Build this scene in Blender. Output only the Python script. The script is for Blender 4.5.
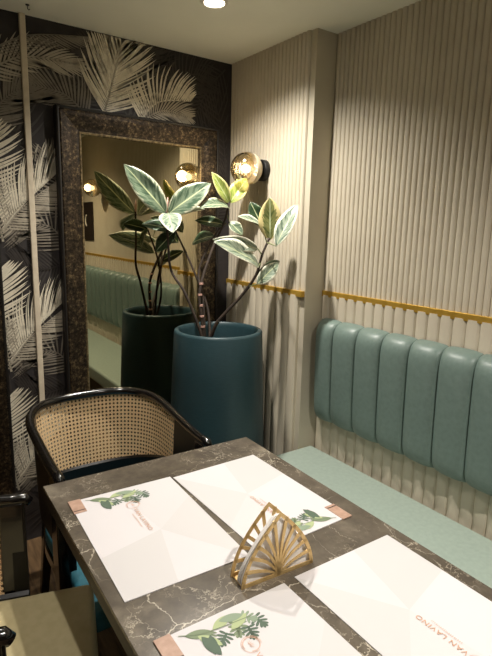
import bpy, math, random
from mathutils import Vector, Matrix
random.seed(7)
for o in list(bpy.data.objects): bpy.data.objects.remove(o)
S = bpy.context.scene
COL = S.collection
PI = math.pi

# ------------------------------------------------------------------ camera
cd = bpy.data.cameras.new('camera'); cam = bpy.data.objects.new('camera', cd); COL.objects.link(cam)
cd.sensor_fit = 'HORIZONTAL'; cd.sensor_width = 36.0; cd.lens = 36.0*514/492
cd.clip_start = 0.02
right = Vector((0.82017433, -0.57157297, 0.0248678))
up = Vector((0.08887086, 0.17022255, 0.98138996))
fwd = Vector((0.56516903, 0.80270083, -0.19040835))
m = Matrix((right, up, -fwd)).transposed().to_4x4()
m.translation = Vector((0, 0, 1.48))
cam.matrix_world = m
S.camera = cam

# ------------------------------------------------------------------ world, exposure
W = bpy.data.worlds.new('world'); S.world = W; W.use_nodes = True
W.node_tree.nodes['Background'].inputs[0].default_value = (1, .9, .75, 1)
W.node_tree.nodes['Background'].inputs[1].default_value = 0.01
S.view_settings.view_transform = 'Standard'; S.view_settings.look = 'None'
S.view_settings.gamma = 1.0; S.view_settings.use_curve_mapping = False
S.view_settings.exposure = 0.98

# ceiling downlights (x, y, watts); the fittings themselves are built further down
DOWNLIGHTS = [(1.087, 1.80, 54), (0.92, 0.0, 66), (1.0, -1.3, 12), (0.33, 1.35, 20), (-0.25, -0.6, 8), (-1.3, 0.9, 4), (-1.3, -1.2, 4)]  # the ones at negative x are unseen, added as fill for the room
WARM = (1.0, .945, .865)

# ------------------------------------------------------------------ helpers
def link(o, parent=None):
    COL.objects.link(o)
    if parent is not None: o.parent = parent
    return o
def mesh(name, verts, faces, mat=None, parent=None, smooth=False, uvs=None, loc=None):
    me = bpy.data.meshes.new(name)
    me.from_pydata([tuple(v) for v in verts], [], faces); me.validate(); me.update()
    if mat:
        for mm in (mat if isinstance(mat, (list, tuple)) else [mat]): me.materials.append(mm)
    if smooth: me.polygons.foreach_set('use_smooth', [True]*len(me.polygons))
    if uvs:
        ul = me.uv_layers.new(name='UVMap')
        for lp in me.loops: ul.data[lp.index].uv = uvs[lp.vertex_index]
    o = bpy.data.objects.new(name, me)
    if loc: o.location = loc
    return link(o, parent)
def tag(o, label=None, cat=None, group=None, kind=None):
    if label: o['label'] = label
    if cat: o['category'] = cat
    if group: o['group'] = group
    if kind: o['kind'] = kind
    return o
def thing(name, label, cat, loc=(0, 0, 0), rz=0, group=None):
    o = bpy.data.objects.new(name, None); o.empty_display_size = .05
    o.location = loc; o.rotation_euler = (0, 0, rz); link(o)
    return tag(o, label, cat, group)
def copy_tree(o, parent=None):
    c = o.copy(); link(c, parent)
    for ch in list(o.children):
        copy_tree(ch, c)
    return c
def box_geo(x0, y0, z0, x1, y1, z1):
    v = [(x0,y0,z0),(x1,y0,z0),(x1,y1,z0),(x0,y1,z0),(x0,y0,z1),(x1,y0,z1),(x1,y1,z1),(x0,y1,z1)]
    f = [(0,3,2,1),(4,5,6,7),(0,1,5,4),(1,2,6,5),(2,3,7,6),(3,0,4,7)]
    return v, f
def box(name, a, b, mat, parent=None, bevel=0, seg=2, smooth=False):
    v, f = box_geo(*a, *b)
    o = mesh(name, v, f, mat, parent)
    if bevel: bev(o, bevel, seg)
    return o
def bev(o, w, seg=2, ang=30):
    md = o.modifiers.new('bevel', 'BEVEL'); md.width = w; md.segments = seg; md.limit_method = 'ANGLE'; md.angle_limit = math.radians(ang)
    o.data.polygons.foreach_set('use_smooth', [True]*len(o.data.polygons))
    wn = o.modifiers.new('wn', 'WEIGHTED_NORMAL')
    return o
def tube_geo(pts, radii, n=10, cap=True):
    pts = [Vector(p) for p in pts]
    if not isinstance(radii, (list, tuple)): radii = [radii]*len(pts)
    V = []; F = []; prev = None
    for i, p in enumerate(pts):
        t = (pts[min(i+1, len(pts)-1)] - pts[max(i-1, 0)]).normalized()
        if prev is None:
            a = Vector((0, 0, 1)) if abs(t.z) < .9 else Vector((1, 0, 0))
            u = t.cross(a).normalized()
        else:
            u = (prev - t*prev.dot(t)).normalized()
        prev = u; w = t.cross(u)
        for k in range(n):
            an = 2*PI*k/n
            V.append(p + (u*math.cos(an) + w*math.sin(an))*radii[i])
    for i in range(len(pts)-1):
        for k in range(n):
            a = i*n+k; b = i*n+(k+1) % n
            F.append((a, b, b+n, a+n))
    if cap:
        F.append(tuple(reversed(range(n)))); F.append(tuple(range((len(pts)-1)*n, len(pts)*n)))
    return V, F
def tube(name, pts, r, mat, parent=None, n=10):
    v, f = tube_geo(pts, r, n); return mesh(name, v, f, mat, parent, smooth=True)
def spline(P, n=8):
    P = [Vector(p) for p in P]; out = []
    for i in range(len(P)-1):
        p0 = P[max(i-1, 0)]; p1 = P[i]; p2 = P[i+1]; p3 = P[min(i+2, len(P)-1)]
        for k in range(n):
            t = k/n
            out.append(.5*((2*p1)+(p2-p0)*t+(2*p0-5*p1+4*p2-p3)*t*t+(3*p1-p0-3*p2+p3)*t**3))
    out.append(P[-1]); return out
def lathe(name, prof, mat, parent=None, n=48, axis='z', smooth=True, loc=None, autos=True):
    V = []; F = []
    for r, z in prof:
        for k in range(n):
            a = 2*PI*k/n; c, s = r*math.cos(a), r*math.sin(a)
            V.append((c, s, z) if axis == 'z' else (-z, c, s))
    for i in range(len(prof)-1):
        for k in range(n):
            a = i*n+k; b = i*n+(k+1) % n
            F.append((a, b, b+n, a+n))
    if prof[0][0] > 1e-4: F.append(tuple(reversed(range(n))))
    if prof[-1][0] > 1e-4: F.append(tuple(range((len(prof)-1)*n, len(prof)*n)))
    o = mesh(name, V, F, mat, parent, smooth=smooth, loc=loc)
    if smooth and autos:
        md = o.modifiers.new('es', 'EDGE_SPLIT'); md.split_angle = math.radians(38)
    return o
def rect_sweep(name, x0, z0, x1, z1, prof, mat, parent, smooth=False):
    """profile (inset, depth toward -y) swept round a rectangle in the xz plane"""
    V = []; F = []; n = len(prof)
    for sx, sz, cx, cz in ((1, 1, x0, z0), (-1, 1, x1, z0), (-1, -1, x1, z1), (1, -1, x0, z1)):
        for d, y in prof: V.append((cx+sx*d, -y, cz+sz*d))
    for c in range(4):
        for i in range(n-1):
            a = c*n+i; b = ((c+1) % 4)*n+i
            F.append((a, b, b+1, a+1))
    return mesh(name, V, F, mat, parent, smooth=smooth)

# ------------------------------------------------------------------ materials
def rgb(r, g, b):
    f = lambda c: ((c/255+.055)/1.055)**2.4 if c/255 > .04045 else c/255/12.92
    return (f(r), f(g), f(b), 1)
def M(name, col, rough=.5, metal=0, spec=.5, coat=0):
    m = bpy.data.materials.new(name); m.use_nodes = True
    b = m.node_tree.nodes['Principled BSDF']
    b.inputs['Base Color'].default_value = col; b.inputs['Roughness'].default_value = rough
    b.inputs['Metallic'].default_value = metal; b.inputs['Specular IOR Level'].default_value = spec
    b.inputs['Coat Weight'].default_value = coat
    return m
def N(m, t, **kw):
    n = m.node_tree.nodes.new(t)
    for k, v in kw.items():
        if k in n.inputs: n.inputs[k].default_value = v
        else: setattr(n, k, v)
    return n
def L(m, a, b): m.node_tree.links.new(a, b)
def P(m): return m.node_tree.nodes['Principled BSDF']
def ramp(m, fac, stops, interp='LINEAR'):
    r = N(m, 'ShaderNodeValToRGB'); r.color_ramp.interpolation = interp
    e = r.color_ramp.elements
    while len(e) < len(stops): e.new(.5)
    for el, (p, c) in zip(e, stops): el.position = p; el.color = c
    L(m, fac, r.inputs[0]); return r
def coords(m, kind='Object', scale=(1, 1, 1)):
    t = N(m, 'ShaderNodeTexCoord'); mp = N(m, 'ShaderNodeMapping'); mp.inputs['Scale'].default_value = scale
    L(m, t.outputs[kind], mp.inputs[0]); return mp.outputs[0]
def noise(m, vec, scale, detail=4, rough=.5, dist=0):
    n = N(m, 'ShaderNodeTexNoise'); n.inputs['Scale'].default_value = scale; n.inputs['Detail'].default_value = detail
    n.inputs['Roughness'].default_value = rough; n.inputs['Distortion'].default_value = dist
    L(m, vec, n.inputs['Vector']); return n
def bump(m, h, st=.2, dist=.01):
    b = N(m, 'ShaderNodeBump'); b.inputs['Strength'].default_value = st; b.inputs['Distance'].default_value = dist
    L(m, h, b.inputs['Height']); L(m, b.outputs[0], P(m).inputs['Normal'])
def mottled(name, c1, c2, scale, rough=.5, st=.05, dist=.004, metal=0, stretch=(1, 1, 1), spec=.5, coat=0, lo=.35, hi=.65):
    m = M(name, c1, rough, metal, spec, coat); v = coords(m, scale=stretch); n = noise(m, v, scale)
    r = ramp(m, n.outputs['Fac'], [(lo, c1), (hi, c2)]); L(m, r.outputs[0], P(m).inputs['Base Color'])
    if st: bump(m, n.outputs['Fac'], st, dist)
    return m

m_panel = mottled('fluted_beige', rgb(196, 186, 166), rgb(203, 194, 174), 6, .55, .02)
m_plain = mottled('beige_paint', rgb(188, 179, 160), rgb(194, 186, 166), 5, .6, .03)
m_ceil = mottled('ceiling_paint', rgb(230, 229, 214), rgb(236, 235, 220), 3, .8, .02)
m_darkwall = mottled('umber_paint', rgb(150, 142, 126), rgb(158, 150, 134), 5, .7, .03)
m_paper = mottled('wallpaper_dark', rgb(38, 34, 34), rgb(46, 41, 40), 30, .75, .04)
m_gold = mottled('brass', rgb(178, 140, 52), rgb(196, 158, 68), 20, .42, .02, metal=.5)
m_batten = mottled('pale_batten', rgb(196, 182, 160), rgb(206, 194, 172), 30, .6, .03)
m_black = M('black_lacquer', rgb(14, 12, 12), .16, 0, .55, .3)
m_deepblack = M('deep_black_wood', rgb(9, 8, 8), .4, 0, .3)
m_mblack = M('matt_black', rgb(16, 15, 15), .5)
m_frameedge = M('frame_black_edge', rgb(22, 19, 17), .45)
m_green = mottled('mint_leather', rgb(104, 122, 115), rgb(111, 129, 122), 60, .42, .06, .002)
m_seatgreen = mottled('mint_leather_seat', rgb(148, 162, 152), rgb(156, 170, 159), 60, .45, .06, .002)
m_teal = mottled('teal_glaze', rgb(36, 60, 66), rgb(41, 66, 72), 40, .42, .12, .003, stretch=(1, 1, 6))
m_tealvelvet = mottled('teal_velvet', rgb(34, 96, 112), rgb(40, 106, 122), 50, .7, .05)
m_olive = mottled('olive_leather', rgb(172, 160, 122), rgb(180, 168, 130), 40, .5, .05, .002)
m_soil = mottled('soil', rgb(26, 20, 16), rgb(52, 42, 32), 60, .95, .8, .02)
m_stem = mottled('stem_bark', rgb(36, 27, 21), rgb(62, 48, 37), 60, .7, .3, .003)
m_node = M('stem_scar', rgb(190, 150, 136), .6)
m_white = mottled('napkin_paper', rgb(222, 218, 214), rgb(230, 226, 222), 80, .85, .1, .001)
m_mat = mottled('menu_paper', rgb(200, 196, 198), rgb(203, 199, 201), 4, .62, 0)
m_mat2 = M('menu_paper_facet_warm', rgb(197, 194, 195), .62)
m_mat3 = M('menu_paper_facet_grey', rgb(194, 191, 191), .62)
m_tab = mottled('tan_leather', rgb(160, 128, 110), rgb(178, 146, 128), 60, .5, .1, .001)
m_ink = M('rose_gold_ink', rgb(206, 160, 136), .5)
m_ink2 = M('copper_ink', rgb(196, 150, 122), .45)
m_lg = [M('print_green_dark', rgb(74, 92, 76), .6), M('print_green_mid', rgb(112, 126, 98), .6), M('print_green_pale', rgb(160, 172, 128), .6), M('print_green_grey', rgb(126, 142, 120), .6)]
m_holder = mottled('antique_gold', rgb(196, 164, 108), rgb(214, 184, 130), 40, .36, .05, .001, metal=.55)
m_white_trim = M('downlight_rim', rgb(226, 220, 206), .4)
m_mirror = M('mirror_glass', rgb(184, 175, 148), .0, 1.0)
m_plaque = M('dark_plaque', rgb(40, 32, 28), .4)

# marble
m_marble = M('dark_marble', rgb(84, 76, 66), .24)
v = coords(m_marble)
n1 = noise(m_marble, v, 5, 8, .6, .4); n2 = noise(m_marble, v, 22, 6, .65)
base = ramp(m_marble, n1.outputs['Fac'], [(.3, rgb(74, 67, 58)), (.55, rgb(94, 86, 76)), (.75, rgb(130, 121, 107))])
fine = ramp(m_marble, n2.outputs['Fac'], [(.35, (.72, .72, .72, 1)), (.7, (1.15, 1.15, 1.13, 1))])
mul = N(m_marble, 'ShaderNodeMix', data_type='RGBA', blend_type='MULTIPLY'); mul.inputs[0].default_value = 1
L(m_marble, base.outputs[0], mul.inputs[6]); L(m_marble, fine.outputs[0], mul.inputs[7])
cur = mul.outputs[2]
for sc, dist, w, colr, thr in ((17.0, 1.1, .03, rgb(150, 141, 125), .52), (9.5, .9, .018, rgb(182, 172, 154), .44), (4.2, .6, .007, rgb(206, 197, 180), .42)):
    wn = noise(m_marble, v, 6 if sc < 5 else 11, 5, .6)
    add = N(m_marble, 'ShaderNodeMix', data_type='RGBA', blend_type='ADD'); add.inputs[0].default_value = dist*.25
    L(m_marble, v, add.inputs[6]); L(m_marble, wn.outputs['Color'], add.inputs[7])
    vo = N(m_marble, 'ShaderNodeTexVoronoi', feature='DISTANCE_TO_EDGE'); vo.inputs['Scale'].default_value = sc
    L(m_marble, add.outputs[2], vo.inputs['Vector'])
    line = ramp(m_marble, vo.outputs['Distance'], [(0, (1, 1, 1, 1)), (w, (0, 0, 0, 1))])
    pat = noise(m_marble, v, 3.1+sc*.3, 3); pm = ramp(m_marble, pat.outputs['Fac'], [(thr, (0, 0, 0, 1)), (thr+.2, (1, 1, 1, 1))])
    k = N(m_marble, 'ShaderNodeMath', operation='MULTIPLY'); L(m_marble, line.outputs[0], k.inputs[0]); L(m_marble, pm.outputs[0], k.inputs[1])
    mx = N(m_marble, 'ShaderNodeMix', data_type='RGBA'); L(m_marble, k.outputs[0], mx.inputs[0]); L(m_marble, cur, mx.inputs[6]); mx.inputs[7].default_value = colr
    cur = mx.outputs[2]
L(m_marble, cur, P(m_marble).inputs['Base Color'])

# antique frame
m_frame = M('antique_frame', rgb(90, 76, 56), .38, .55)
v = coords(m_frame); n1 = noise(m_frame, v, 70, 6, .75); n2 = noise(m_frame, v, 12, 4)
r1 = ramp(m_frame, n1.outputs['Fac'], [(.38, rgb(20, 16, 13)), (.54, rgb(70, 57, 42)), (.70, rgb(150, 130, 96))])
r2 = ramp(m_frame, n2.outputs['Fac'], [(.35, (.45, .45, .45, 1)), (.65, (1, 1, 1, 1))])
mx = N(m_frame, 'ShaderNodeMix', data_type='RGBA', blend_type='MULTIPLY'); mx.inputs[0].default_value = 1
L(m_frame, r1.outputs[0], mx.inputs[6]); L(m_frame, r2.outputs[0], mx.inputs[7]); L(m_frame, mx.outputs[2], P(m_frame).inputs['Base Color'])
bump(m_frame, n1.outputs['Fac'], .5, .004)
m_framelip = mottled('frame_inner_lip', rgb(84, 72, 52), rgb(150, 132, 98), 90, .3, .2, .002, metal=.6)

# woven cane with open holes (uv in metres)
m_cane = M('woven_cane', rgb(204, 166, 116), .5)
tc = N(m_cane, 'ShaderNodeTexCoord'); sp = N(m_cane, 'ShaderNodeSeparateXYZ'); L(m_cane, tc.outputs['UV'], sp.inputs[0])
def mth(op, a, b=None, clamp=False):
    n = N(m_cane, 'ShaderNodeMath', operation=op); n.use_clamp = clamp
    for i, x in enumerate((a, b)):
        if x is None: continue
        if isinstance(x, (int, float)): n.inputs[i].default_value = x
        else: L(m_cane, x, n.inputs[i])
    return n.outputs[0]
PITCH = .0155
fx = mth('SUBTRACT', mth('FRACT', mth('DIVIDE', sp.outputs['X'], PITCH)), .5)
fy = mth('SUBTRACT', mth('FRACT', mth('DIVIDE', sp.outputs['Y'], PITCH)), .5)
rr = mth('SQRT', mth('ADD', mth('MULTIPLY', fx, fx), mth('MULTIPLY', fy, fy)))
hole = mth('LESS_THAN', rr, .27)
strip = mth('MULTIPLY', mth('SINE', mth('MULTIPLY', mth('ADD', sp.outputs['X'], sp.outputs['Y']), 2*PI/PITCH*2)), .5)
strip = mth('ADD', strip, .5)
cr = ramp(m_cane, strip, [(0, rgb(196, 160, 114)), (1, rgb(236, 208, 166))]); L(m_cane, cr.outputs[0], P(m_cane).inputs['Base Color'])
tr = N(m_cane, 'ShaderNodeBsdfTransparent'); mxs = N(m_cane, 'ShaderNodeMixShader')
L(m_cane, hole, mxs.inputs[0]); L(m_cane, P(m_cane).outputs[0], mxs.inputs[1]); L(m_cane, tr.outputs[0], mxs.inputs[2])
out = [n for n in m_cane.node_tree.nodes if n.type == 'OUTPUT_MATERIAL'][0]; L(m_cane, mxs.outputs[0], out.inputs[0])

# variegated rubber-plant leaf: uv x along the leaf, y across (0..1, midrib at .5)
def leaf_mat(name, dark, mid, edge, edge_w):
    m = M(name, dark, .32, 0, .5)
    tc = N(m, 'ShaderNodeTexCoord'); sp = N(m, 'ShaderNodeSeparateXYZ'); L(m, tc.outputs['UV'], sp.inputs[0])
    def mt(op, a, b=None):
        n = N(m, 'ShaderNodeMath', operation=op)
        for i, x in enumerate((a, b)):
            if x is None: continue
            if isinstance(x, (int, float)): n.inputs[i].default_value = x
            else: L(m, x, n.inputs[i])
        return n.outputs[0]
    a = mt('MULTIPLY', mt('ABSOLUTE', mt('SUBTRACT', sp.outputs['Y'], .5)), 2)       # 0 midrib .. 1 edge
    obj = N(m, 'ShaderNodeObjectInfo')
    cmb = N(m, 'ShaderNodeCombineXYZ')
    L(m, mt('ADD', mt('SUBTRACT', mt('MULTIPLY', sp.outputs['X'], 7), mt('MULTIPLY', a, 2.2)), mt('MULTIPLY', obj.outputs['Random'], 30)), cmb.inputs[0])
    L(m, mt('MULTIPLY', sp.outputs['Y'], 2.0), cmb.inputs[1])
    n1 = noise(m, cmb.outputs[0], 1.6, 3, .6)
    c1 = ramp(m, n1.outputs['Fac'], [(.40, dark), (.56, mid)])
    n2 = noise(m, cmb.outputs[0], 2.4, 3, .6)
    ew = mt('ADD', a, mt('MULTIPLY', mt('SUBTRACT', n2.outputs['Fac'], .5), .9))
    er = ramp(m, ew, [(edge_w, (0, 0, 0, 1)), (min(edge_w+.12, 1), (1, 1, 1, 1))])
    x1 = N(m, 'ShaderNodeMix', data_type='RGBA'); L(m, er.outputs[0], x1.inputs[0]); L(m, c1.outputs[0], x1.inputs[6]); x1.inputs[7].default_value = edge
    rib = ramp(m, a, [(.035, (1, 1, 1, 1)), (.07, (0, 0, 0, 1))])
    x2 = N(m, 'ShaderNodeMix', data_type='RGBA'); L(m, rib.outputs[0], x2.inputs[0]); L(m, x1.outputs[2], x2.inputs[6]); x2.inputs[7].default_value = rgb(196, 204, 160)
    L(m, x2.outputs[2], P(m).inputs['Base Color'])
    P(m).inputs['Subsurface Weight'].default_value = 0
    # thin leaf: part of the light passes through
    tl = N(m, 'ShaderNodeBsdfTranslucent'); L(m, x2.outputs[2], tl.inputs[0])
    ms = N(m, 'ShaderNodeMixShader'); ms.inputs[0].default_value = .16
    o = [n for n in m.node_tree.nodes if n.type == 'OUTPUT_MATERIAL'][0]
    L(m, P(m).outputs[0], ms.inputs[1]); L(m, tl.outputs[0], ms.inputs[2]); L(m, ms.outputs[0], o.inputs[0])
    wv = N(m, 'ShaderNodeTexWave'); wv.inputs['Scale'].default_value = 1.3; L(m, cmb.outputs[0], wv.inputs['Vector'])
    bump(m, wv.outputs['Fac'], .12, .003)
    return m
m_leafG = leaf_mat('leaf_grey_green', rgb(66, 88, 68), rgb(122, 138, 114), rgb(206, 208, 180), .80)
m_leafP = leaf_mat('leaf_pale_variegated', rgb(84, 106, 88), rgb(160, 172, 150), rgb(224, 224, 204), .70)
m_leafY = leaf_mat('leaf_yellow_variegated', rgb(92, 104, 58), rgb(136, 138, 84), rgb(220, 204, 146), .55)
m_leafL = leaf_mat('leaf_lime', rgb(116, 138, 56), rgb(166, 176, 96), rgb(220, 214, 150), .72)
m_leafD = leaf_mat('leaf_dark', rgb(38, 58, 38), rgb(58, 80, 52), rgb(120, 136, 104), .9)

# floor planks
m_plank = M('brown_plank', rgb(110, 86, 60), .45)
v = coords(m_plank, scale=(14, 1.2, 1)); oi = N(m_plank, 'ShaderNodeObjectInfo')
ad = N(m_plank, 'ShaderNodeVectorMath', operation='ADD'); L(m_plank, v, ad.inputs[0]); L(m_plank, oi.outputs['Location'], ad.inputs[1])
n1 = noise(m_plank, ad.outputs[0], 4, 6, .6, .6)
r1 = ramp(m_plank, n1.outputs['Fac'], [(.3, rgb(84, 64, 44)), (.7, rgb(138, 110, 78))]); L(m_plank, r1.outputs[0], P(m_plank).inputs['Base Color'])
bump(m_plank, n1.outputs['Fac'], .1, .002)

def emit(name, col, st):
    m = bpy.data.materials.new(name); m.use_nodes = True; nt = m.node_tree
    nt.nodes.remove(nt.nodes['Principled BSDF']); e = nt.nodes.new('ShaderNodeEmission')
    e.inputs[0].default_value = col; e.inputs[1].default_value = st
    nt.links.new(e.outputs[0], [n for n in nt.nodes if n.type == 'OUTPUT_MATERIAL'][0].inputs[0]); return m

# ------------------------------------------------------------------ setting
CEIL = 2.30; YB = 2.38; XR = 1.675; XP = 1.553; YP = 1.745; XL = -2.2; YF = -2.6; TRIM = 1.19
def struct(o): o['kind'] = 'structure'; return o

fl = struct(box('floor', (XL-.1, YF-.1, -.12), (XR+.2, YB+.2, -.012), m_mblack))
v, f = box_geo(-.0735, -.598, -.012, .0735, .598, 0)
pm = None
row = 0; x = XL+.075
while x < XR+.05:
    y = YF - .6 + (row*.37) % 1.2
    while y < YB+.6:
        y0 = max(y-.598, YF); y1 = min(y+.598, YB)
        if y1 - y0 > .05:
            if pm is None:
                pl = mesh('plank', v, f, m_plank, fl); pm = pl.data
            else:
                pl = bpy.data.objects.new('plank', pm); link(pl, fl)
            pl.location = (x, (y0+y1)/2, 0); pl.scale = (1, (y1-y0)/1.196, 1)
        y += 1.2
    x += .15; row += 1
struct(box('ceiling', (XL-.1, YF-.1, CEIL), (XR+.2, YB+.2, CEIL+.1), m_ceil))
wb = struct(box('wall_back', (XL-.1, YB, 0), (XR+.2, YB+.1, CEIL), m_paper))
wr = struct(box('wall_right', (XR, YF-.1, 0), (XR+.1, YP+.02, CEIL), m_plain))
wp = struct(box('wall_pier', (XP, YP, 0), (XR+.1, YB, CEIL), m_plain))
struct(box('wall_left', (XL-.1, YF-.1, 0), (XL, YB, CEIL), m_darkwall))
struct(box('wall_front', (XL-.1, YF-.1, 0), (XR+.1, YF, CEIL), m_darkwall))

def fluted(name, x, y0, y1, z0, z1, pitch, base, depth, parent, seg=8, power=.5):
    """reeded sheet on the plane x, reeds stand up and bulge toward -x; closed on top"""
    n = max(1, round((y1-y0)/pitch)); p = (y1-y0)/n
    V = []; F = []
    prof = []
    for i in range(n):
        for k in range(seg):
            t = k/seg; s = 2*t-1
            prof.append((y0+(i+t)*p, base+depth*(1-s*s)**power))
    prof.append((y1, base))
    for y, d in prof: V += [(x-d, y, z0), (x-d, y, z1), (x, y, z1), (x, y, z0)]
    for i in range(len(prof)-1):
        a = 4*i; b = a+4
        F += [(a, a+1, b+1, b), (a+1, a+2, b+2, b+1), (a+3, a, b, b+3)]
    F += [(0, 3, 2, 1), (len(V)-4, len(V)-3, len(V)-2, len(V)-1)]
    o = mesh(name, V, F, m_panel, parent)
    return o
fluted('fine_fluted_panel', XR, YF, YP, TRIM, CEIL, .026, .003, .009, wr)
fluted('wide_fluted_panel', XR, YF, YP, 0, TRIM-.004, .0525, .013, .010, wr)
fluted('fine_fluted_panel', XP, YP+.035, YB, TRIM, CEIL, .026, .003, .009, wp)
fluted('wide_fluted_panel', XP, YP+.035, YB, 0, TRIM-.004, .0525, .013, .010, wp)
t = struct(box('trim_1', (XR-.0205, YF, TRIM-.012), (XR+.0, YP, TRIM+.016), m_gold, bevel=.002))
t = struct(box('trim_2', (XP-.0205, YP+.004, TRIM-.012), (XP+.0, YB, TRIM+.016), m_gold, bevel=.002))
t = struct(box('trim_3', (.524, YB-.016, 0), (.548, YB, CEIL), m_batten, bevel=.003))

# --- palm fronds printed on the wallpaper: every frond a part of the wall
def frond_mat(i, c, c2):
    m = M('print_frond_%d' % i, c, .45)
    v = coords(m, scale=(1, 1, 1)); n = noise(m, v, 26, 5, .65)
    r = ramp(m, n.outputs['Fac'], [(.30, c2), (.5, c)]); L(m, r.outputs[0], P(m).inputs['Base Color']); return m
FM = [frond_mat(0, rgb(54, 49, 46), rgb(42, 38, 37)), frond_mat(1, rgb(122, 114, 102), rgb(98, 91, 82)), frond_mat(2, rgb(166, 157, 140), rgb(136, 127, 113)),
      frond_mat(3, rgb(216, 207, 186), rgb(172, 163, 145))]
LAYER = [0]
def frond(ctrl, length, shade, sides=(1, -1), lean=.55, n=18, width=.0078, curl=.25, xlim=(-2.1, XP-.03)):
    LAYER[0] += 1
    y = YB - .0006 - LAYER[0]*.00012
    pts = spline([(c[0], 0, c[1]) for c in ctrl], 12)
    V = []; F = []
    cum = [0]
    for a, b in zip(pts, pts[1:]): cum.append(cum[-1]+(b-a).length)
    def at(s):
        d = s*cum[-1]
        for i in range(len(pts)-1):
            if cum[i+1] >= d:
                t = (d-cum[i])/max(1e-6, cum[i+1]-cum[i]); return pts[i].lerp(pts[i+1], t), (pts[i+1]-pts[i]).normalized()
        return pts[-1], (pts[-1]-pts[-2]).normalized()
    def ribbon(P, Wd):
        b0 = len(V)
        for i, p in enumerate(P):
            tg = (P[min(i+1, len(P)-1)]-P[max(i-1, 0)]).normalized(); nm = Vector((-tg.z, 0, tg.x))
            for s in (-1, 1):
                q = p+nm*s*Wd[i]/2
                V.append((min(max(q.x, xlim[0]), xlim[1]), y, min(max(q.z, .02), CEIL-.004)))
        for i in range(len(P)-1): F.append((b0+2*i, b0+2*i+1, b0+2*i+3, b0+2*i+2))
    ribbon([at(i/14)[0] for i in range(15)], [.009*(1-.8*i/14) for i in range(15)])
    for sd in sides:
        for k in range(n):
            s = .06+.94*k/(n-1)
            p, tg = at(s); nm = Vector((-tg.z, 0, tg.x))*sd
            an = lean + (1-s)*.55 + random.uniform(-.05, .05)
            ln = length*(.45+.75*math.sin(PI*min(1, .18+.72*s)))*random.uniform(.9, 1.08)*(1 if s < .8 else 1-.45*(s-.8)/.2)
            d = (tg*math.cos(an)+nm*math.sin(an)).normalized()
            d2 = (d + (tg-nm*.2)*curl - Vector((0, 0, .12))).normalized()
            P4 = [p, p+d*ln*.3, p+d*ln*.62+d2*ln*.05, p+d*ln*.62+d2*ln*.40]
            P4 = spline(P4, 2)
            nW = len(P4); ribbon(P4, [width*min(1, .5+1.6*i/nW)*(1-(i/(nW-1))**3) + .0004 for i in range(nW)])
    o = mesh('palm_frond_print', V, F, FM[shade], wb); return o
# dim background fronds across the whole wall, then the ones that stand out
rs = random.Random(3)
for i in range(30):
    bx = rs.uniform(-2.0, 1.5); bz = rs.uniform(.1, 2.0); an = rs.uniform(.5, 2.6); ln = rs.uniform(.3, .42)
    frond([(bx, bz), (bx+math.cos(an)*ln*.5, bz+math.sin(an)*ln*.55), (bx+math.cos(an+.35)*ln, bz+math.sin(an+.35)*ln)], .17, 0, n=16, width=.012)
frond([(1.53, 1.60), (1.49, 1.975), (1.387, 2.198)], .16, 0)
frond([(1.503, 2.266), (1.40, 2.15), (1.303, 1.953)], .14, 0)
frond([(1.45, 1.50), (1.50, 1.62), (1.53, 1.80)], .12, 0)
frond([(1.06, 2.06), (1.05, 2.17), (1.11, 2.28)], .16, 0)
frond([(1.18, 2.06), (1.28, 2.17), (1.40, 2.22)], .15, 0)
for dz in (0, -.565, -1.13):
    frond([(.70, 1.36+dz), (.60, 1.47+dz), (.464, 1.46+dz)], .15, 1, n=18)
    frond([(.66, 1.30+dz), (.56, 1.28+dz), (.45, 1.32+dz)], .12, 0, n=16)
frond([(.75, 1.52), (.66, 1.62), (.60, 1.78)], .13, 1)
frond([(.80, 1.93), (.70, 2.02), (.55, 2.04)], .14, 1, n=20, lean=.45, width=.0095)
frond([(.40, 1.84), (.44, 1.95), (.52, 2.02)], .13, 1, n=18, width=.0095)
frond([(.36, 2.03), (.53, 2.14), (.76, 2.15)], .11, 2, sides=(1, -1), n=22, lean=.3, width=.0095)
frond([(.40, 2.13), (.56, 2.225), (.80, 2.27)], .10, 1, sides=(-1,), n=24, lean=.3)
frond([(.86, 1.955), (.905, 2.10), (.95, 2.26)], .205, 3, n=30, lean=.42, width=.0098)
frond([(1.03, 1.95), (1.13, 2.055), (1.30, 2.085)], .15, 3, sides=(1,), n=28, lean=.75, width=.0095)
frond([(1.03, 1.945), (1.15, 2.02), (1.30, 2.01)], .10, 2, sides=(1, -1), n=24, lean=.5)
for dz in (0, -.565, -1.13):
    frond([(.415, 1.44+dz), (.50, 1.545+dz), (.645, 1.66+dz)], .12, 2, sides=(-1,), n=24, lean=.5)
    frond([(.415, 1.45+dz), (.49, 1.545+dz), (.652, 1.70+dz)], .175, 3, sides=(1,), n=30, lean=.42, width=.0100)
    frond([(.30, 1.50+dz), (.345, 1.65+dz), (.40, 1.85+dz)], .15, 3, sides=(-1, 1), n=22, lean=.55, width=.0105)
    frond([(.415, 1.40+dz), (.40, 1.52+dz), (.41, 1.62+dz)], .07, 2, n=14)
for i in range(10):      # the rest of the wall, out of the frame
    bx = -1.9+.24*i if i < 9 else .0; bz = .5+.6*(i % 3)
    frond([(bx, bz), (bx+.08, bz+.15), (bx+.2, bz+.28)], .17, 3, n=20, width=.013)

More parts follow.
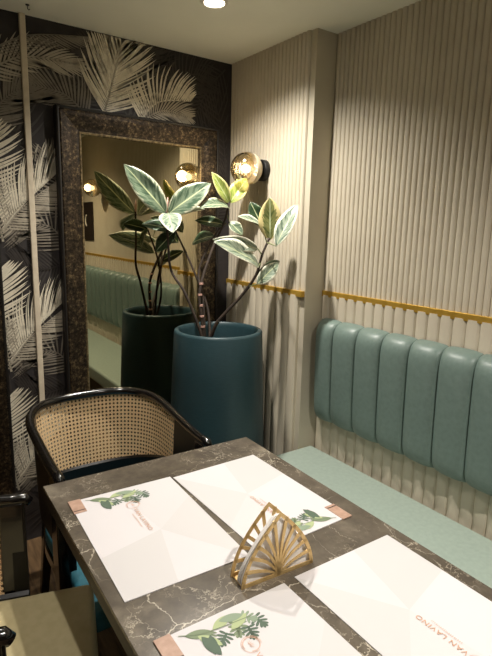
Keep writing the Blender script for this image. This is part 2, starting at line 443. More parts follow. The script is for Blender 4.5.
# ------------------------------------------------------------------ downlights
def downlight(x, y, w, label, first=None):
    t = thing('ceiling_downlight', label, 'downlight', (x, y, CEIL), 0, 'ceiling downlights')
    if first is None:
        lathe('rim', [(.036, -.001), (.040, -.006), (.050, -.005), (.053, 0)], m_white_trim, t, 32)
        lathe('lens', [(.0001, -.0035), (.037, -.003)], m_lens, t, 32)
    else:
        for ch in first.children:
            if ch.type == 'MESH': link(ch.copy(), t)
    ld = bpy.data.lights.new('downlight_beam', 'SPOT'); ld.energy = w; ld.color = WARM
    ld.spot_size = math.radians(138); ld.spot_blend = 1.0; ld.shadow_soft_size = .02
    lo = bpy.data.objects.new('downlight_beam', ld); lo.location = (0, 0, -.012); link(lo, t)
    return t
m_lens = emit('downlight_lens', (1, .9, .74, 1), 14)
d0 = None
for i, (x, y, w) in enumerate(DOWNLIGHTS):
    t = downlight(x, y, w, 'round recessed downlight glowing above the planter corner' if i == 0 else 'unseen round recessed ceiling downlight further along the room', d0)
    if d0 is None: d0 = t

hk = thing('ceiling_hook', 'tiny dark hook in the ceiling near the palm wallpaper', 'hook', (.536, 2.27, CEIL))
lathe('hook_plate', [(.006, -.003), (.008, 0)], m_frameedge, hk, 12)
tube('hook_wire', [(0, 0, -.002), (0, 0, -.014), (.004, 0, -.018), (.008, 0, -.014)], .0016, m_frameedge, hk, 6)

# ------------------------------------------------------------------ mirrors
def make_mirror():
    t = thing('wall_mirror', 'large mirror in a mottled bronze frame behind the planter', 'mirror', (1.045, YB, 0), 0, 'framed mirrors on the palm wallpaper')
    w, z0, z1 = .402, .12, 1.970
    rect_sweep('outer_edge', -w, z0, w, z1, [(0, .001), (0, .046), (.006, .050), (.012, .048)], m_frameedge, t)
    rect_sweep('frame', -w, z0, w, z1, [(.012, .046), (.018, .050), (.034, .049), (.060, .044), (.082, .036), (.096, .034)], m_frame, t)
    rect_sweep('inner_lip', -w, z0, w, z1, [(.096, .034), (.099, .038), (.105, .037), (.110, .024)], m_framelip, t)
    box('mirror_pane', (-w+.08, -.026, z0+.08), (w-.08, -.002, z1-.08), m_mirror, t)
    return t
mr = make_mirror()
mr2 = copy_tree(mr); mr2.location.x = -.0055; mr2['label'] = 'mottled bronze framed mirror beyond the pale vertical batten'

# ------------------------------------------------------------------ banquette
bq = thing('banquette_bench', 'pale green upholstered bench seat along the fluted wall', 'bench', (1.40, 0, 0))
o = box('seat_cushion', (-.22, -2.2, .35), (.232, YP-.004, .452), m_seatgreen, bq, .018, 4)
box('bench_base', (-.17, -2.2, 0), (.232, YP-.02, .349), m_mblack, bq, .004)
bb = thing('banquette_back_panel', 'green channel tufted upholstered back panel fixed to the fluted wall', 'back panel', (1.648, 0, 0))
ZB0, ZB1 = .60, 1.085
def channel(y0, y1, name='channel', first=False):
    nu, nv = 14, 26; V = []; F = []
    for j in range(nv+1):
        tv = -math.cos(PI*j/nv)      # denser at the ends
        e = max(0, 1-abs(tv)**9)**.5*(1-.22*((1-tv)/2)**1.6)
        for i in range(nu+1):
            tu = -math.cos(PI*i/nu)
            bu = max(0, 1-abs(tu)**2.6)**.5
            edge = .046 if not (first and tu > 0) else .046*max(0, 1-tu**6)**.5
            zz = (ZB0+ZB1)/2+tv*(ZB1-ZB0)/2*(.965+.035*bu)
            V.append((-(edge+.030*bu)*e, (y0+y1)/2+tu*(y1-y0)/2, zz))
    for j in range(nv):
        for i in range(nu):
            a = j*(nu+1)+i; F.append((a, a+nu+1, a+nu+2, a+1))
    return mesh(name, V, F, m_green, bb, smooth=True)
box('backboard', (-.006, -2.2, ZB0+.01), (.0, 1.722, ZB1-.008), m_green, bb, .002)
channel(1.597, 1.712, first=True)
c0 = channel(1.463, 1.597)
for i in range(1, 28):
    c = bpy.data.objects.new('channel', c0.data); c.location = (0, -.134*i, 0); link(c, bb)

# ------------------------------------------------------------------ wall lamps
m_globe = bpy.data.materials.new('smoked_amber_glass'); m_globe.use_nodes = True; nt = m_globe.node_tree; nt.nodes.clear()
g1 = nt.nodes.new('ShaderNodeBsdfGlossy'); g1.inputs[0].default_value = (.92, .89, .82, 1); g1.inputs[1].default_value = .03
t1 = nt.nodes.new('ShaderNodeBsdfTransparent'); t1.inputs[0].default_value = (.64, .59, .48, 1)
lw = nt.nodes.new('ShaderNodeLayerWeight'); lw.inputs[0].default_value = .55
mp = nt.nodes.new('ShaderNodeMapRange'); mp.inputs[1].default_value = 0; mp.inputs[2].default_value = 1; mp.inputs[3].default_value = .35; mp.inputs[4].default_value = .85
mxg = nt.nodes.new('ShaderNodeMixShader'); og = nt.nodes.new('ShaderNodeOutputMaterial')
nt.links.new(lw.outputs[1], mp.inputs[0]); nt.links.new(mp.outputs[0], mxg.inputs[0]); nt.links.new(t1.outputs[0], mxg.inputs[1]); nt.links.new(g1.outputs[0], mxg.inputs[2]); nt.links.new(mxg.outputs[0], og.inputs[0])
m_globeback = M('frosted_amber_glass', rgb(196, 182, 152), .35)
m_bulb = emit('bulb_glow', (1, .88, .68, 1), 5)
m_brassdark = M('lamp_socket_brass', rgb(150, 112, 60), .3, .8)
def make_lamp():
    t = thing('wall_lamp', 'amber glass globe wall lamp beside the rubber plant', 'wall lamp', (XP-.012, 2.07, 1.755), 0, 'globe wall lamps')
    lathe('mount_disc', [(.0001, .026), (.047, .026), (.050, .022), (.050, 0), (.0001, 0)], m_mblack, t, 36, 'x')
    lathe('socket', [(.018, .026), (.018, .062), (.012, .064), (.0001, .064)], m_brassdark, t, 20, 'x')
    R = .076; c = .104
    prof = [(R*math.sin(a), c+R*math.cos(a)) for a in [PI*(.001+.55*i/26) for i in range(27)]]
    prof = [(r, z) for r, z in prof]
    pback = [(R*math.sin(a), c+R*math.cos(a)) for a in [PI*(.551+.31*i/14) for i in range(15)]]
    lathe('globe_back', pback+[(pback[-1][0]-.002, pback[-1][1])], m_globeback, t, 40, 'x', autos=False)
    lathe('glass_globe', prof+[(prof[-1][0]-.002, prof[-1][1])], m_globe, t, 40, 'x', autos=False)
    pb = [(.0001, .132), (.012, .128), (.019, .116), (.020, .104), (.014, .086), (.011, .064)]
    lathe('bulb', pb, m_bulb, t, 20, 'x', autos=False)
    ld = bpy.data.lights.new('lamp_glow', 'POINT'); ld.energy = 1.3; ld.color = (1, .80, .55); ld.shadow_soft_size = .03
    lo = bpy.data.objects.new('lamp_glow', ld); lo.location = (-.145, 0, 0); link(lo, t)
    return t
lamp = make_lamp()
l2 = copy_tree(lamp); l2.location = (XR-.012, .09, 1.795); l2['label'] = 'amber glass globe wall lamp above the bench, seen in the mirror'
pq = thing('wall_plaque', 'small dark wall plaque with a pale curved mark, seen in the mirror', 'plaque', (XR-.012, -.40, 1.51))
box('backing', (-.012, -.15, -.18), (0, .19, .18), m_plaque, pq, .004)
tube('curved_mark', spline([(-.014, .03, .06), (-.014, .0, .03), (-.014, -.004, -.01), (-.014, .02, -.05)], 5), [.003]+[.007]*14+[.003], m_white_trim, pq, 8)

# ------------------------------------------------------------------ potted rubber plant
px, py = 1.272, 2.035
pt = thing('potted_rubber_plant', 'variegated rubber plant in a tall teal planter before the mirror', 'potted plant', (px, py, 0))
ZR = 1.007
prof = [(.238, .0), (.250, .012)] + [(.250-.040*(z/ZR), z) for z in (.2, .5, .8)] + [(.2095, ZR-.012), (.2065, ZR-.003), (.202, ZR), (.190, ZR), (.186, ZR-.004), (.183, ZR-.02), (.183, .9), (.0001, .9)]
planter = lathe('planter', prof, m_teal, pt, 72)
V = []; F = []; nr = 10; na = 40
for i in range(nr+1):
    for k in range(na):
        r = .1835*i/nr; a = 2*PI*k/na; V.append((r*math.cos(a), r*math.sin(a), .925+random.uniform(-.006, .006)))
for i in range(nr):
    for k in range(na): F.append((i*na+k, (i+1)*na+k, (i+1)*na+(k+1) % na, i*na+(k+1) % na))
mesh('soil', V, F, m_soil, planter)
PO = Vector((px, py, 0))
def stem(P, r0, r1, mat=m_stem):
    Q = [p-PO for p in spline(P, 6)]
    return tube('stem', Q, [r0+(r1-r0)*i/(len(Q)-1) for i in range(len(Q))], mat, pt, 8)
s1 = stem([(1.225, 2.05, .92), (1.24, 2.01, 1.03), (1.273, 1.98, 1.09), (1.33, 1.92, 1.185), (1.364, 1.87, 1.275), (1.38, 1.85, 1.365), (1.41, 1.84, 1.44)], .009, .005)
s2 = stem([(1.215, 2.06, .92), (1.200, 2.065, 1.05), (1.196, 2.08, 1.192), (1.271, 2.1, 1.375), (1.335, 2.1, 1.50), (1.364, 2.1, 1.60)], .009, .005)
s3 = stem([(1.205, 2.05, .92), (1.18, 2.06, 1.02), (1.128, 2.1, 1.179), (1.082, 2.15, 1.282), (1.077, 2.17, 1.418), (1.072, 2.18, 1.55)], .008, .005)
s4 = stem([(1.22, 2.07, .92), (1.225, 2.1, 1.14), (1.23, 2.15, 1.278), (1.305, 2.13, 1.445), (1.36, 2.12, 1.502)], .007, .004)
s5 = stem([(1.23, 2.04, .92), (1.25, 2.10, 1.10), (1.20, 2.17, 1.30), (1.13, 2.20, 1.46)], .007, .004)
for z, xx, yy in ((1.02, 1.203, 2.063), (1.07, 1.199, 2.066), (1.12, 1.196, 2.071), (1.17, 1.195, 2.077), (1.22, 1.204, 2.083)):
    o = lathe('leaf_scar', [(.0001, -.006), (.0105, -.004), (.0105, .004), (.0001, .006)], m_node, s2, 10, loc=(xx-px, yy-py, z))
CAM = Vector((0, 0, 1.48))
def leaf(b, t, w, mat, up=.35, fold=.16, droop=.06, roll=0.0, facing=1.0):
    """elliptic leaf from base b to tip t; its upper face turns to the room (the brightest side) and up"""
    b = Vector(b); t = Vector(t); ax = (t-b); ln = ax.length; ax.normalize()
    nrm = ((CAM-(b+t)/2).normalized()*facing + Vector((0, 0, up)))
    nrm = (nrm-ax*nrm.dot(ax)).normalized()
    nrm = Matrix.Rotation(roll, 3, ax) @ nrm
    sd = ax.cross(nrm).normalized()
    nu, nv = 16, 6; V = []; F = []; UV = []
    for i in range(nu+1):
        s = i/nu
        hw = w/2*(math.sin(PI*s**.92)**.72)*(1-.10*s) if 0 < s < 1 else 0
        if s > .88: hw *= 1-.35*(s-.88)/.12
        c = b+ax*ln*s + nrm*(droop*ln*math.sin(PI*s)) - nrm*droop*.5*ln*s*s
        for j in range(nv+1):
            q = 2*j/nv-1
            V.append(c+sd*hw*q+nrm*(abs(q)**1.3*hw*fold*2+.06*hw*math.sin(9*s+q*2))-PO); UV.append((s, j/nv))
    for i in range(nu):
        for j in range(nv):
            a = i*(nv+1)+j; F.append((a, a+1, a+nv+2, a+nv+1))
    o = mesh('leaf', V, F, mat, pt, smooth=True, uvs=UV)
    md = o.modifiers.new('thick', 'SOLIDIFY'); md.thickness = .0012
    # petiole
    return o
def pet(a, b): tube('petiole', [Vector(p)-PO for p in (a, b)], [.003, .0022], m_pet, pt, 6)
m_pet = M('petiole_green', rgb(120, 128, 84), .5)
LEAVES = [
 ((1.414,1.84,1.431),(1.406,1.84,1.617),.107,m_leafY,.1,.10,0,.0),
 ((1.37,1.739,1.409),(1.481,1.739,1.592),.082,m_leafP,.4,.16,.03,-.3),
 ((1.349,1.84,1.392),(1.098,1.80,1.434),.066,m_leafP,.5,.14,.06,-.35),
 ((1.343,1.82,1.319),(1.079,1.76,1.428),.108,m_leafP,.5,.14,.05,.25),
 ((1.349,1.84,1.238),(1.47,1.84,1.333),.070,m_leafP,.2,.14,.0,.2),
 ((1.366,1.865,1.275),(1.508,1.878,1.335),.064,m_leafD,.3,.14,.05,.6),
 ((1.412,1.90,1.492),(1.28,1.90,1.532),.055,m_leafP,1.2,.16,.05,0),
 ((1.449,1.95,1.492),(1.40,1.98,1.60),.075,m_leafD,.3,.14,.05,0),
 ((1.364,2.1,1.507),(1.412,2.05,1.448),.062,m_leafG,.8,.14,.05,0),
 ((1.362,2.1,1.595),(1.266,2.1,1.729),.064,m_leafL,.1,.2,.05,.3),
 ((1.367,2.1,1.596),(1.454,2.08,1.715),.086,m_leafL,.1,.14,.05,-.2),
 ((1.368,2.1,1.573),(1.193,2.08,1.574),.074,m_leafG,1.0,.16,.10,0),
 ((1.354,2.12,1.493),(1.224,2.18,1.512),.060,m_leafD,.6,.14,.05,0),
 ((1.072,2.18,1.539),(.868,2.16,1.734),.112,m_leafG,.3,.12,.04,0),
 ((1.083,2.18,1.535),(1.249,2.08,1.678),.116,m_leafG,.3,.14,.04,0),
 ((1.083,2.18,1.54),(1.047,2.06,1.455),.105,m_leafP,1.0,.14,.05,0),
 ((1.10,2.18,1.53),(1.26,2.15,1.569),.060,m_leafP,1.2,.14,.06,0),
 ((1.13,2.20,1.46),(1.06,2.27,1.36),.075,m_leafD,.5,.14,.05,0),
 ((1.13,2.20,1.46),(.98,2.24,1.49),.07,m_leafD,.7,.14,.06,0),
 ((1.30,2.13,1.44),(1.26,2.28,1.40),.08,m_leafD,.7,.14,.06,0),
]
for a in LEAVES: leaf(*a)
for a, b in (((1.38,1.85,1.365),(1.349,1.84,1.392)),((1.375,1.855,1.33),(1.343,1.82,1.319)),((1.345,1.90,1.22),(1.349,1.84,1.238)),((1.36,1.875,1.27),(1.366,1.865,1.275)),((1.40,1.842,1.42),(1.37,1.739,1.409)),((1.40,1.845,1.42),(1.412,1.90,1.492)),((1.40,1.845,1.42),(1.449,1.95,1.492)),((1.35,2.1,1.55),(1.364,2.1,1.507)),((1.355,2.11,1.5),(1.354,2.12,1.493))): pet(a, b)
leafbud = tube('leaf_bud', [Vector(p)-PO for p in ((1.072,2.18,1.54),(1.076,2.175,1.58),(1.078,2.172,1.61))], [.004, .006, .001], m_node, pt, 8)

# ------------------------------------------------------------------ table
TX0, TX1, TY0, TY1, TZ = .300, .992, .20, 1.412, .75
tb = thing('dining_table', 'rectangular dark marble top dining table with four white placemats', 'table', ((TX0+TX1)/2, (TY0+TY1)/2, 0), math.radians(-1.0))
hx, hy = (TX1-TX0)/2, (TY1-TY0)/2
box('table_top', (-hx, -hy, TZ-.010), (hx, hy, TZ), m_marble, tb, .0015)
box('edge_band', (-hx+.001, -hy+.001, TZ-.045), (hx-.001, hy-.001, TZ-.0105), m_mblack, tb, .002)
for s in (-1, 1):
    box('pedestal', (-.04, s*.36-.04, .02), (.04, s*.36+.04, TZ-.046), m_mblack, tb, .004)
    box('foot', (-.26, s*.36-.05, 0), (.26, s*.36+.05, .02), m_mblack, tb, .004)

# ------------------------------------------------------------------ placemats
MW, MD, MT = .432, .292, .0016
def flat(name, polys, mats, parent, z, idx=None):
    V = []; F = []
    for p in polys:
        b = len(V); V += [(x, y, z) for x, y in p]; F.append(tuple(range(b, b+len(p))))
    o = mesh(name, V, F, mats, parent)
    if idx:
        for f, i in zip(o.data.polygons, idx): f.material_index = i
    return o
def monstera(cx, cy, size, rot, mat, parent, z):
    polys = []
    ca, sa = math.cos(rot), math.sin(rot)
    def T(x, y): return (cx+size*(x*ca-y*sa), cy+size*(x*sa+y*ca))
    for sd in (-1, 1):
        for k in range(5):
            s = .05+.19*k; an = 1.75-.36*k
            ln = (.55, .62, .60, .52, .40)[k]
            d = (math.cos(an), math.sin(an)*sd); nn = (-d[1], d[0]); w = .095
            pts = []
            for f_, ww in ((0, .6), (.35, 1), (.7, 1.05), (.9, .7), (1, .1)): pts.append((s+d[0]*ln*f_+nn[0]*w*ww, d[1]*ln*f_+nn[1]*w*ww))
            for f_, ww in ((1, -.1), (.9, -.7), (.7, -1.05), (.35, -1), (0, -.6)): pts.append((s+d[0]*ln*f_+nn[0]*w*ww, d[1]*ln*f_+nn[1]*w*ww))
            polys.append([T(*p) for p in pts])
    polys.append([T(-.06, .08), T(-.06, -.08), T(.6, -.12), T(1.12, 0), T(.6, .12)])
    return flat('printed_leaf', polys, mat, parent, z)
def sprig(cx, cy, size, rot, mat, parent, z):
    ca, sa = math.cos(rot), math.sin(rot)
    pts = []
    for i in range(13):
        t = i/12; pts.append((t, .20*math.sin(PI*t)**.8))
    for i in range(11, 0, -1):
        t = i/12; pts.append((t, -.20*math.sin(PI*t)**.8))
    return flat('printed_leaf', [[(cx+size*(x*ca-y*sa), cy+size*(x*sa+y*ca)) for x, y in pts]], mat, parent, z)
def text_mesh(txt, size):
    cu = bpy.data.curves.new('txt', 'FONT'); cu.body = txt; cu.size = size; cu.space_character = 1.12; cu.resolution_u = 3
    ob = bpy.data.objects.new('txt', cu); COL.objects.link(ob)
    dg = bpy.context.evaluated_depsgraph_get(); me = bpy.data.meshes.new_from_object(ob.evaluated_get(dg))
    bpy.data.objects.remove(ob); bpy.data.curves.remove(cu)
    return me
def make_placemat():
    """local: x = the diner's right, y = away from the diner; origin at the middle"""
    t = thing('placemat', '', 'placemat', (0, 0, TZ), 0, 'white paper placemats on the marble table')
    x0, x1, y0, y1 = -MW/2, MW/2, -MD/2, MD/2
    v, f = box_geo(x0, y0, 0, x1, y1, MT)
    pp = mesh('paper', v, f, m_mat, t)
    z = MT+.0002
    c = (.02, .015); a = (-.09, y1); b = (x1, -.03); d = (.06, y0); e = (x0, -.02)
    flat('faint_facet', [[c, a, (x0, y1), e], [c, d, (x1, y0), b], [c, (x1, y1), a]], [m_mat2, m_mat3], pp, z, [0, 1, 1])
    z += .0002
    # botanical print along the left edge
    X = x0
    for (u, vv, s, r, k) in ((.040, .150, .058, -.5, 1), (.052, .118, .050, -.9, 0), (.045, .185, .052, .15, 0), (.030, .165, .05, .7, 3), (.060, .160, .050, -.15, 0), (.035, .095, .036, -.7, 1)):
        monstera(X+u, y0+vv, s*.55, r, m_lg[k], pp, z); z += .00008
    for (u, vv, s, r, k) in ((.018, .05, .055, 1.2, 1), (.03, .07, .05, .6, 2), (.035, .075, .055, .2, 0), (.032, .10, .05, 1.9, 2), (.04, .09, .045, -.3, 0), (.05, .13, .05, 2.0, 2), (.02, .12, .05, 1.4, 3)):
        sprig(X+u, y0+vv, s, r, m_lg[k], pp, z); z += .00008
    st = spline([(X+.012, y0+.04, z), (X+.028, y0+.075, z), (X+.035, y0+.12, z), (X+.04, y0+.18, z)], 6)
    flat('printed_stem', [[(p.x-.001, p.y) for p in st]+[(p.x+.001, p.y) for p in reversed(st)]], m_lg[1], pp, z)
    # emblem: open ring with a small crown of strokes
    cx, cy = X+.097, y0+.142
    polys = []
    for r0, r1, a0, a1 in ((.0150, .0163, -.5, 4.9), (.0182, .0190, 1.2, 6.6)):
        k = 28
        for i in range(k):
            q0 = a0+(a1-a0)*i/k; q1 = a0+(a1-a0)*(i+1)/k
            polys.append([(cx+r0*math.cos(q0), cy+r0*math.sin(q0)), (cx+r1*math.cos(q0), cy+r1*math.sin(q0)), (cx+r1*math.cos(q1), cy+r1*math.sin(q1)), (cx+r0*math.cos(q1), cy+r0*math.sin(q1))])
    for an in (-.7, -.35, 0, .35, .7):
        dx, dy = math.sin(an), math.cos(an); bx_, by_ = cx, cy-.008
        polys.append([(bx_+dx*.005-dy*.0007, by_+dy*.005+dx*.0007), (bx_+dx*.005+dy*.0007, by_+dy*.005-dx*.0007), (bx_+dx*.014, by_+dy*.014)])
    flat('emblem', polys, m_ink, pp, z)
    me = text_mesh('VAN LAVINO', .0160); me.materials.append(m_ink2)
    o = bpy.data.objects.new('lettering', me); o.location = (X+.119, y0+.134, z); o.scale = (1.06, 1, 1); link(o, pp)
    # second line: too small to read in the photograph, fine strokes only
    polys = []; xx = X+.140; rr_ = random.Random(5)
    while xx < X+.205:
        w = rr_.uniform(.0014, .0028); hh = .0042
        polys += [[(xx, y0+.123), (xx+w*.45, y0+.123), (xx+w*.45, y0+.123+hh), (xx, y0+.123+hh)]]
        if rr_.random() < .6: polys += [[(xx, y0+.123+hh*.8), (xx+w, y0+.123+hh*.8), (xx+w, y0+.123+hh), (xx, y0+.123+hh)]]
        xx += w+.0014
    flat('fine_print', polys, m_ink, pp, z)
    # leather corner tab with a stitched line
    tb_ = box('leather_tab', (x0-.003, y0-.003, -.0), (x0+.066, y0+.030, MT+.0016), m_tab, t, .001)
    flat('tab_crease', [[(x0+.054, y0-.002), (x0+.057, y0-.002), (x0+.057, y0+.029), (x0+.054, y0+.029)]], m_frameedge, tb_, MT+.0019)
    return t
pm0 = make_placemat()
spots = [((.4825, 1.0665), -90, 'white placemat with leaf print between the teal seat chair and napkin holder'),
         ((.790, 1.052), 90, 'white placemat behind the gold napkin holder on the bench side'),
         ((.4775, .515), -90, 'white placemat with large leaf print and ring emblem in front of the napkin holder'),
         ((.800, .513), 90, 'white placemat with upside down lettering beside the bench and napkin holder')]
for i, ((x, y), a, lab) in enumerate(spots):
    t = pm0 if i == 0 else copy_tree(pm0)
    t.location = (x, y, TZ+.0003); t.rotation_euler = (0, 0, math.radians(a-(2.3, -.3, 1.0, 1.0)[i])); t['label'] = lab
    if i in (1, 3):          # the bench side sheets are printed a little further over
        for ch in t.children_recursive:
            if ch.name.split('.')[0] in ('lettering', 'fine_print', 'emblem'): ch.location.x -= .011; ch.location.y += .024

# ------------------------------------------------------------------ napkin holder
nh = thing('napkin_holder', 'gold openwork fan shaped napkin holder standing on the marble', 'napkin holder', (.635, .778, TZ), math.radians(-4))
HW, HH, TH = .0925, .150, .0022
def arch(t):            # right half outline, t 0..1 from base corner to apex (pointed arch)
    return (HW*(1-t)**.62*(1-.0*t) if t < 1 else 0, HH*(math.sin(t*PI/2)**1.02))
def outline_x(z):       # half width at height z
    q = min(1, max(0, z/HH)); return HW*(1-q**1.8)
def plate(name, y):
    V = []; F = []
    def prism(poly):
        b = len(V); k = len(poly)
        for yy in (y-TH/2, y+TH/2): V.extend([(x_, yy, z_) for x_, z_ in poly])
        F.append(tuple(range(b, b+k))); F.append(tuple(reversed(range(b+k, b+2*k))))
        for i in range(k): F.append((b+i, b+k+i, b+k+(i+1) % k, b+(i+1) % k))
    n = 24; rim = .0085
    for s in (-1, 1):
        for i in range(n):
            z0, z1 = HH*i/n, HH*(i+1)/n
            a0, a1 = outline_x(z0), outline_x(z1)
            prism([(s*a0, z0), (s*a1, z1), (s*max(0, a1-rim), max(0, z1-rim*.5*(i/n))), (s*max(0, a0-rim), max(0, z0-rim*.5*(i/n)))])
    prism([(-HW, 0), (HW, 0), (HW-.004, .009), (-HW+.004, .009)])
    # ribs radiating from the foot of the middle
    for an in [math.radians(a) for a in (-70, -50, -34, -20, -7, 7, 20, 34, 50, 70)]:
        dx, dz = math.sin(an), math.cos(an); r = 0
        while r < .3 and abs(dx*r) < outline_x(dz*r+.004)-.002 and dz*r+.004 < HH: r += .001
        bend = .010*math.sin(an*2)
        w0, w1 = .0040, .0085
        P_ = []
        for k in range(7):
            f_ = k/6; P_.append((dx*r*f_-dz*bend*math.sin(PI*f_), .004+dz*r*f_+dx*bend*math.sin(PI*f_)))
        for k in range(6):
            (xa, za), (xb, zb) = P_[k], P_[k+1]; wa = w0+(w1-w0)*k/6; wb_ = w0+(w1-w0)*(k+1)/6
            prism([(xa-dz*wa/2, za+dx*wa/2), (xb-dz*wb_/2, zb+dx*wb_/2), (xb+dz*wb_/2, zb-dx*wb_/2), (xa+dz*wa/2, za-dx*wa/2)])
    return mesh(name, V, F, m_holder, nh)
plate('fan_plate', -.0225); plate('fan_plate', .0225)
box('base_plate', (-HW+.004, -.0236, 0), (HW-.004, .0236, .003), m_holder, nh, .0008)
for i, (yy, dz, tilt) in enumerate(((-.015, 0, 2), (-.008, .004, 0), (-.001, -.003, -2))):
    V = []; F = []; n = 14
    def ox(z): return max(.0, (HW-.004)*(1-(min(z, .128+dz)/(.134+dz))**1.6))
    for yy2 in (-.0022, .0022):
        for k in range(n+1):
            z = (.128+dz)*k/n
            for s in (-1, 1): V.append((s*ox(z)+(.003*math.sin(7*z*20+i) if s > 0 else 0), yy2+.0012*math.sin(40*z+i), z+.0035))
    h_ = 2*(n+1)
    for k in range(n):
        a = 2*k
        F += [(a, a+1, a+3, a+2), (h_+a, h_+a+2, h_+a+3, h_+a+1), (a, a+2, h_+a+2, h_+a), (a+1, h_+a+1, h_+a+3, a+3)]
    F += [(0, h_, h_+1, 1), (2*n, 2*n+1, h_+2*n+1, h_+2*n)]
    o = mesh('paper_napkin', V, F, m_white)
    o.location = (.635-yy*math.sin(math.radians(-4)), .778+yy, TZ+.0005); o.rotation_euler = (0, 0, math.radians(-4))
    tag(o, 'folded white paper napkin standing in the gold holder', 'napkin', 'napkins in the gold holder')

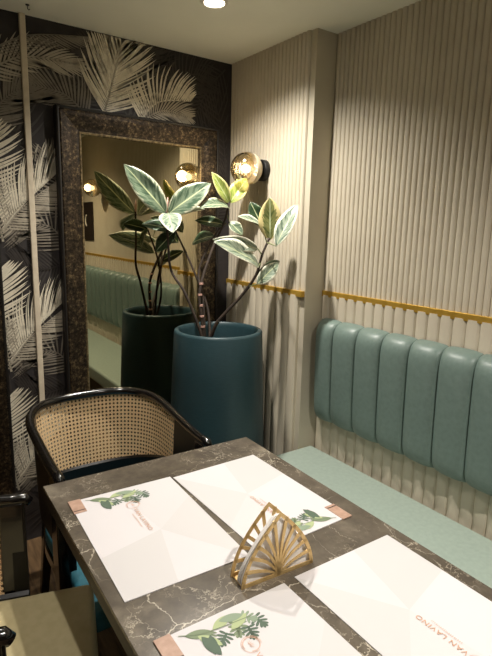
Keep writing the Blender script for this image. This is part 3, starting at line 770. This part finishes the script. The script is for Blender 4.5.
# ------------------------------------------------------------------ chairs
def make_chair(label, loc, rz, seat_mat, zb_back, zb_side, dz=0, i0=1, i0L=1):
    """barrel chair; local -y is the front, back at +y"""
    t = thing('cane_armchair', label, 'chair', loc, rz, 'black cane back armchairs')
    HWd, YFr, YS, YBk = .252, -.275, .02, .275
    path = []
    for i in range(9): path.append((-HWd, YFr+(YS-YFr)*i/8))
    for i in range(1, 32):
        a = PI*i/32; ex = .78
        cx_, sy_ = math.cos(PI-a), math.sin(a)
        path.append((HWd*math.copysign(abs(cx_)**ex, cx_), YS+(YBk-YS)*abs(sy_)**ex))
    for i in range(9): path.append((HWd, YS-(YS-YFr)*i/8))
    cum = [0]
    for a, b in zip(path, path[1:]): cum.append(cum[-1]+math.hypot(b[0]-a[0], b[1]-a[1]))
    Lt = cum[-1]
    def zr(y): q = (y-YFr)/(YBk-YFr); return .742+.062*(q*q*(3-2*q))
    rail = [Vector((x, y, zr(y))) for x, y in path]
    rail = [rail[0]+Vector((0, -.012, -.012))]+rail+[rail[-1]+Vector((0, -.012, -.012))]
    rad = [.013]+[.0160]*(len(rail)-2)+[.013]
    tube('top_rail', rail, rad, m_black, t, 14)
    # cane panel
    V = []; F = []; UV = []; nz = 6
    i1 = len(path)-1-i0
    def zb(y): q = max(0, min(1, (y-YFr)/(YBk-YFr))); return zb_side+(zb_back-zb_side)*q**.8
    for i in range(i0L, i1+1):
        x, y = path[i]
        for k in range(nz+1):
            f_ = k/nz; z = zb(y)+(zr(y)-zb(y))*f_
            s = 1-.10*(1-f_); V.append((x*s, YS+(y-YS)*(s if y > YS else 1), z)); UV.append((cum[i], z))
    for i in range(i1-i0L):
        for k in range(nz):
            a = i*(nz+1)+k; F.append((a, a+nz+1, a+nz+2, a+1))
    mesh('cane_panel', V, F, m_cane, t, smooth=True, uvs=UV)
    for k0, k1 in ((0, i0L), (i1, len(path)-1)):      # solid arm panel between post and cane
        V = []; F = []; m_ = k1-k0+1
        for i in range(k0, k1+1):
            x, y = path[i]
            for sc, z in ((.93, .43), (.985, zr(y)), (.94, zr(y)), (.885, .43)): V.append((x*sc, y, z))
        for i in range(m_-1):
            for k in range(4): a = 4*i+k; b = 4*i+(k+1) % 4; F.append((a, a+4, b+4, b))
        F += [(0, 1, 2, 3), tuple(reversed(range(len(V)-4, len(V))))]
        mesh('arm_panel', V, F, m_deepblack, t)
    # lower rail (tall band below the cane)
    V = []; F = []
    for i in range(len(path)):
        x, y = path[i]; z1 = zb(y); z0 = .43
        for (sc, z) in ((.905, z0), (.905, z1), (.885, z1+.012), (.84, z1+.006), (.84, z0)):
            V.append((x*sc, YS+(y-YS)*(sc if y > YS else 1), z))
    for i in range(len(path)-1):
        for k in range(5):
            a = i*5+k; b = i*5+(k+1) % 5; F.append((a, a+5, b+5, b))
    F += [(0, 1, 2, 3, 4), tuple(reversed(range(len(V)-5, len(V))))]
    mesh('lower_rail', V, F, m_deepblack, t)
    for s in (-1, 1):       # front arm posts run down as front legs
        V = []; F = []
        prof = [(0, .017, .022), (.40, .024, .030), (.46, .024, .034), (.60, .022, .032), (.738, .020, .030)]
        for z, wx, wy in prof:
            for dx, dy in ((-wx, -wy), (wx, -wy), (wx, wy), (-wx, wy)): V.append((s*(HWd-.012+.010*(z/.74))+dx*.8, YFr+.034+dy, z))
        for i in range(len(prof)-1):
            for k in range(4): a = 4*i+k; b = 4*i+(k+1) % 4; F.append((a, b, b+4, a+4))
        F += [(3, 2, 1, 0), (len(V)-4, len(V)-3, len(V)-2, len(V)-1)]
        bev(mesh('arm_post', V, F, m_black, t), .006, 3)
    for s in (-1, 1):
        V = []; F = []
        for z, x, y, w in ((0, s*.20, .25, .015), (.42, s*.175, .185, .022)):
            for dx, dy in ((-w, -w), (w, -w), (w, w), (-w, w)): V.append((x+dx, y+dy, z))
        F = [(0, 1, 5, 4), (1, 2, 6, 5), (2, 3, 7, 6), (3, 0, 4, 7), (3, 2, 1, 0), (4, 5, 6, 7)]
        bev(mesh('leg', V, F, m_black, t), .004, 2)
    # seat frame and cushion follow the same plan
    def slab(name, sc, z0, z1, mat, yf, bv):
        pl_ = [(x*sc, (YS+(y-YS)*sc) if y > YS else y+(yf-YFr)*(YS-y)/(YS-YFr)) for x, y in path]
        n = len(pl_); V = [(x, y, z0) for x, y in pl_]+[(x, y, z1) for x, y in pl_]
        F = [tuple(range(n)), tuple(reversed(range(n, 2*n)))]+[(i, n+i, n+(i+1) % n, (i+1) % n) for i in range(n)]
        o = mesh(name, V, F, mat, t)
        import bmesh
        bm = bmesh.new(); bm.from_mesh(o.data); bmesh.ops.remove_doubles(bm, verts=bm.verts, dist=.0005); bmesh.ops.recalc_face_normals(bm, faces=bm.faces); bm.to_mesh(o.data); bm.free()
        bev(o, bv, 4, 40); return o
    slab('seat_frame', .90, .365-dz, .405-dz, m_black, YFr-.10, .004)
    slab('seat_cushion', .885, .406-dz, .472-dz, seat_mat, YFr-.17, .018)
    return t
make_chair('black armchair with curved cane back and teal seat at the table end', (.615, 1.722, 0), 0, m_tealvelvet, .505, .68, .085, 6, 13)
make_chair('black armchair with olive seat at the long side of the table', (-.078, 1.225, 0), math.radians(74), m_olive, .47, .47)
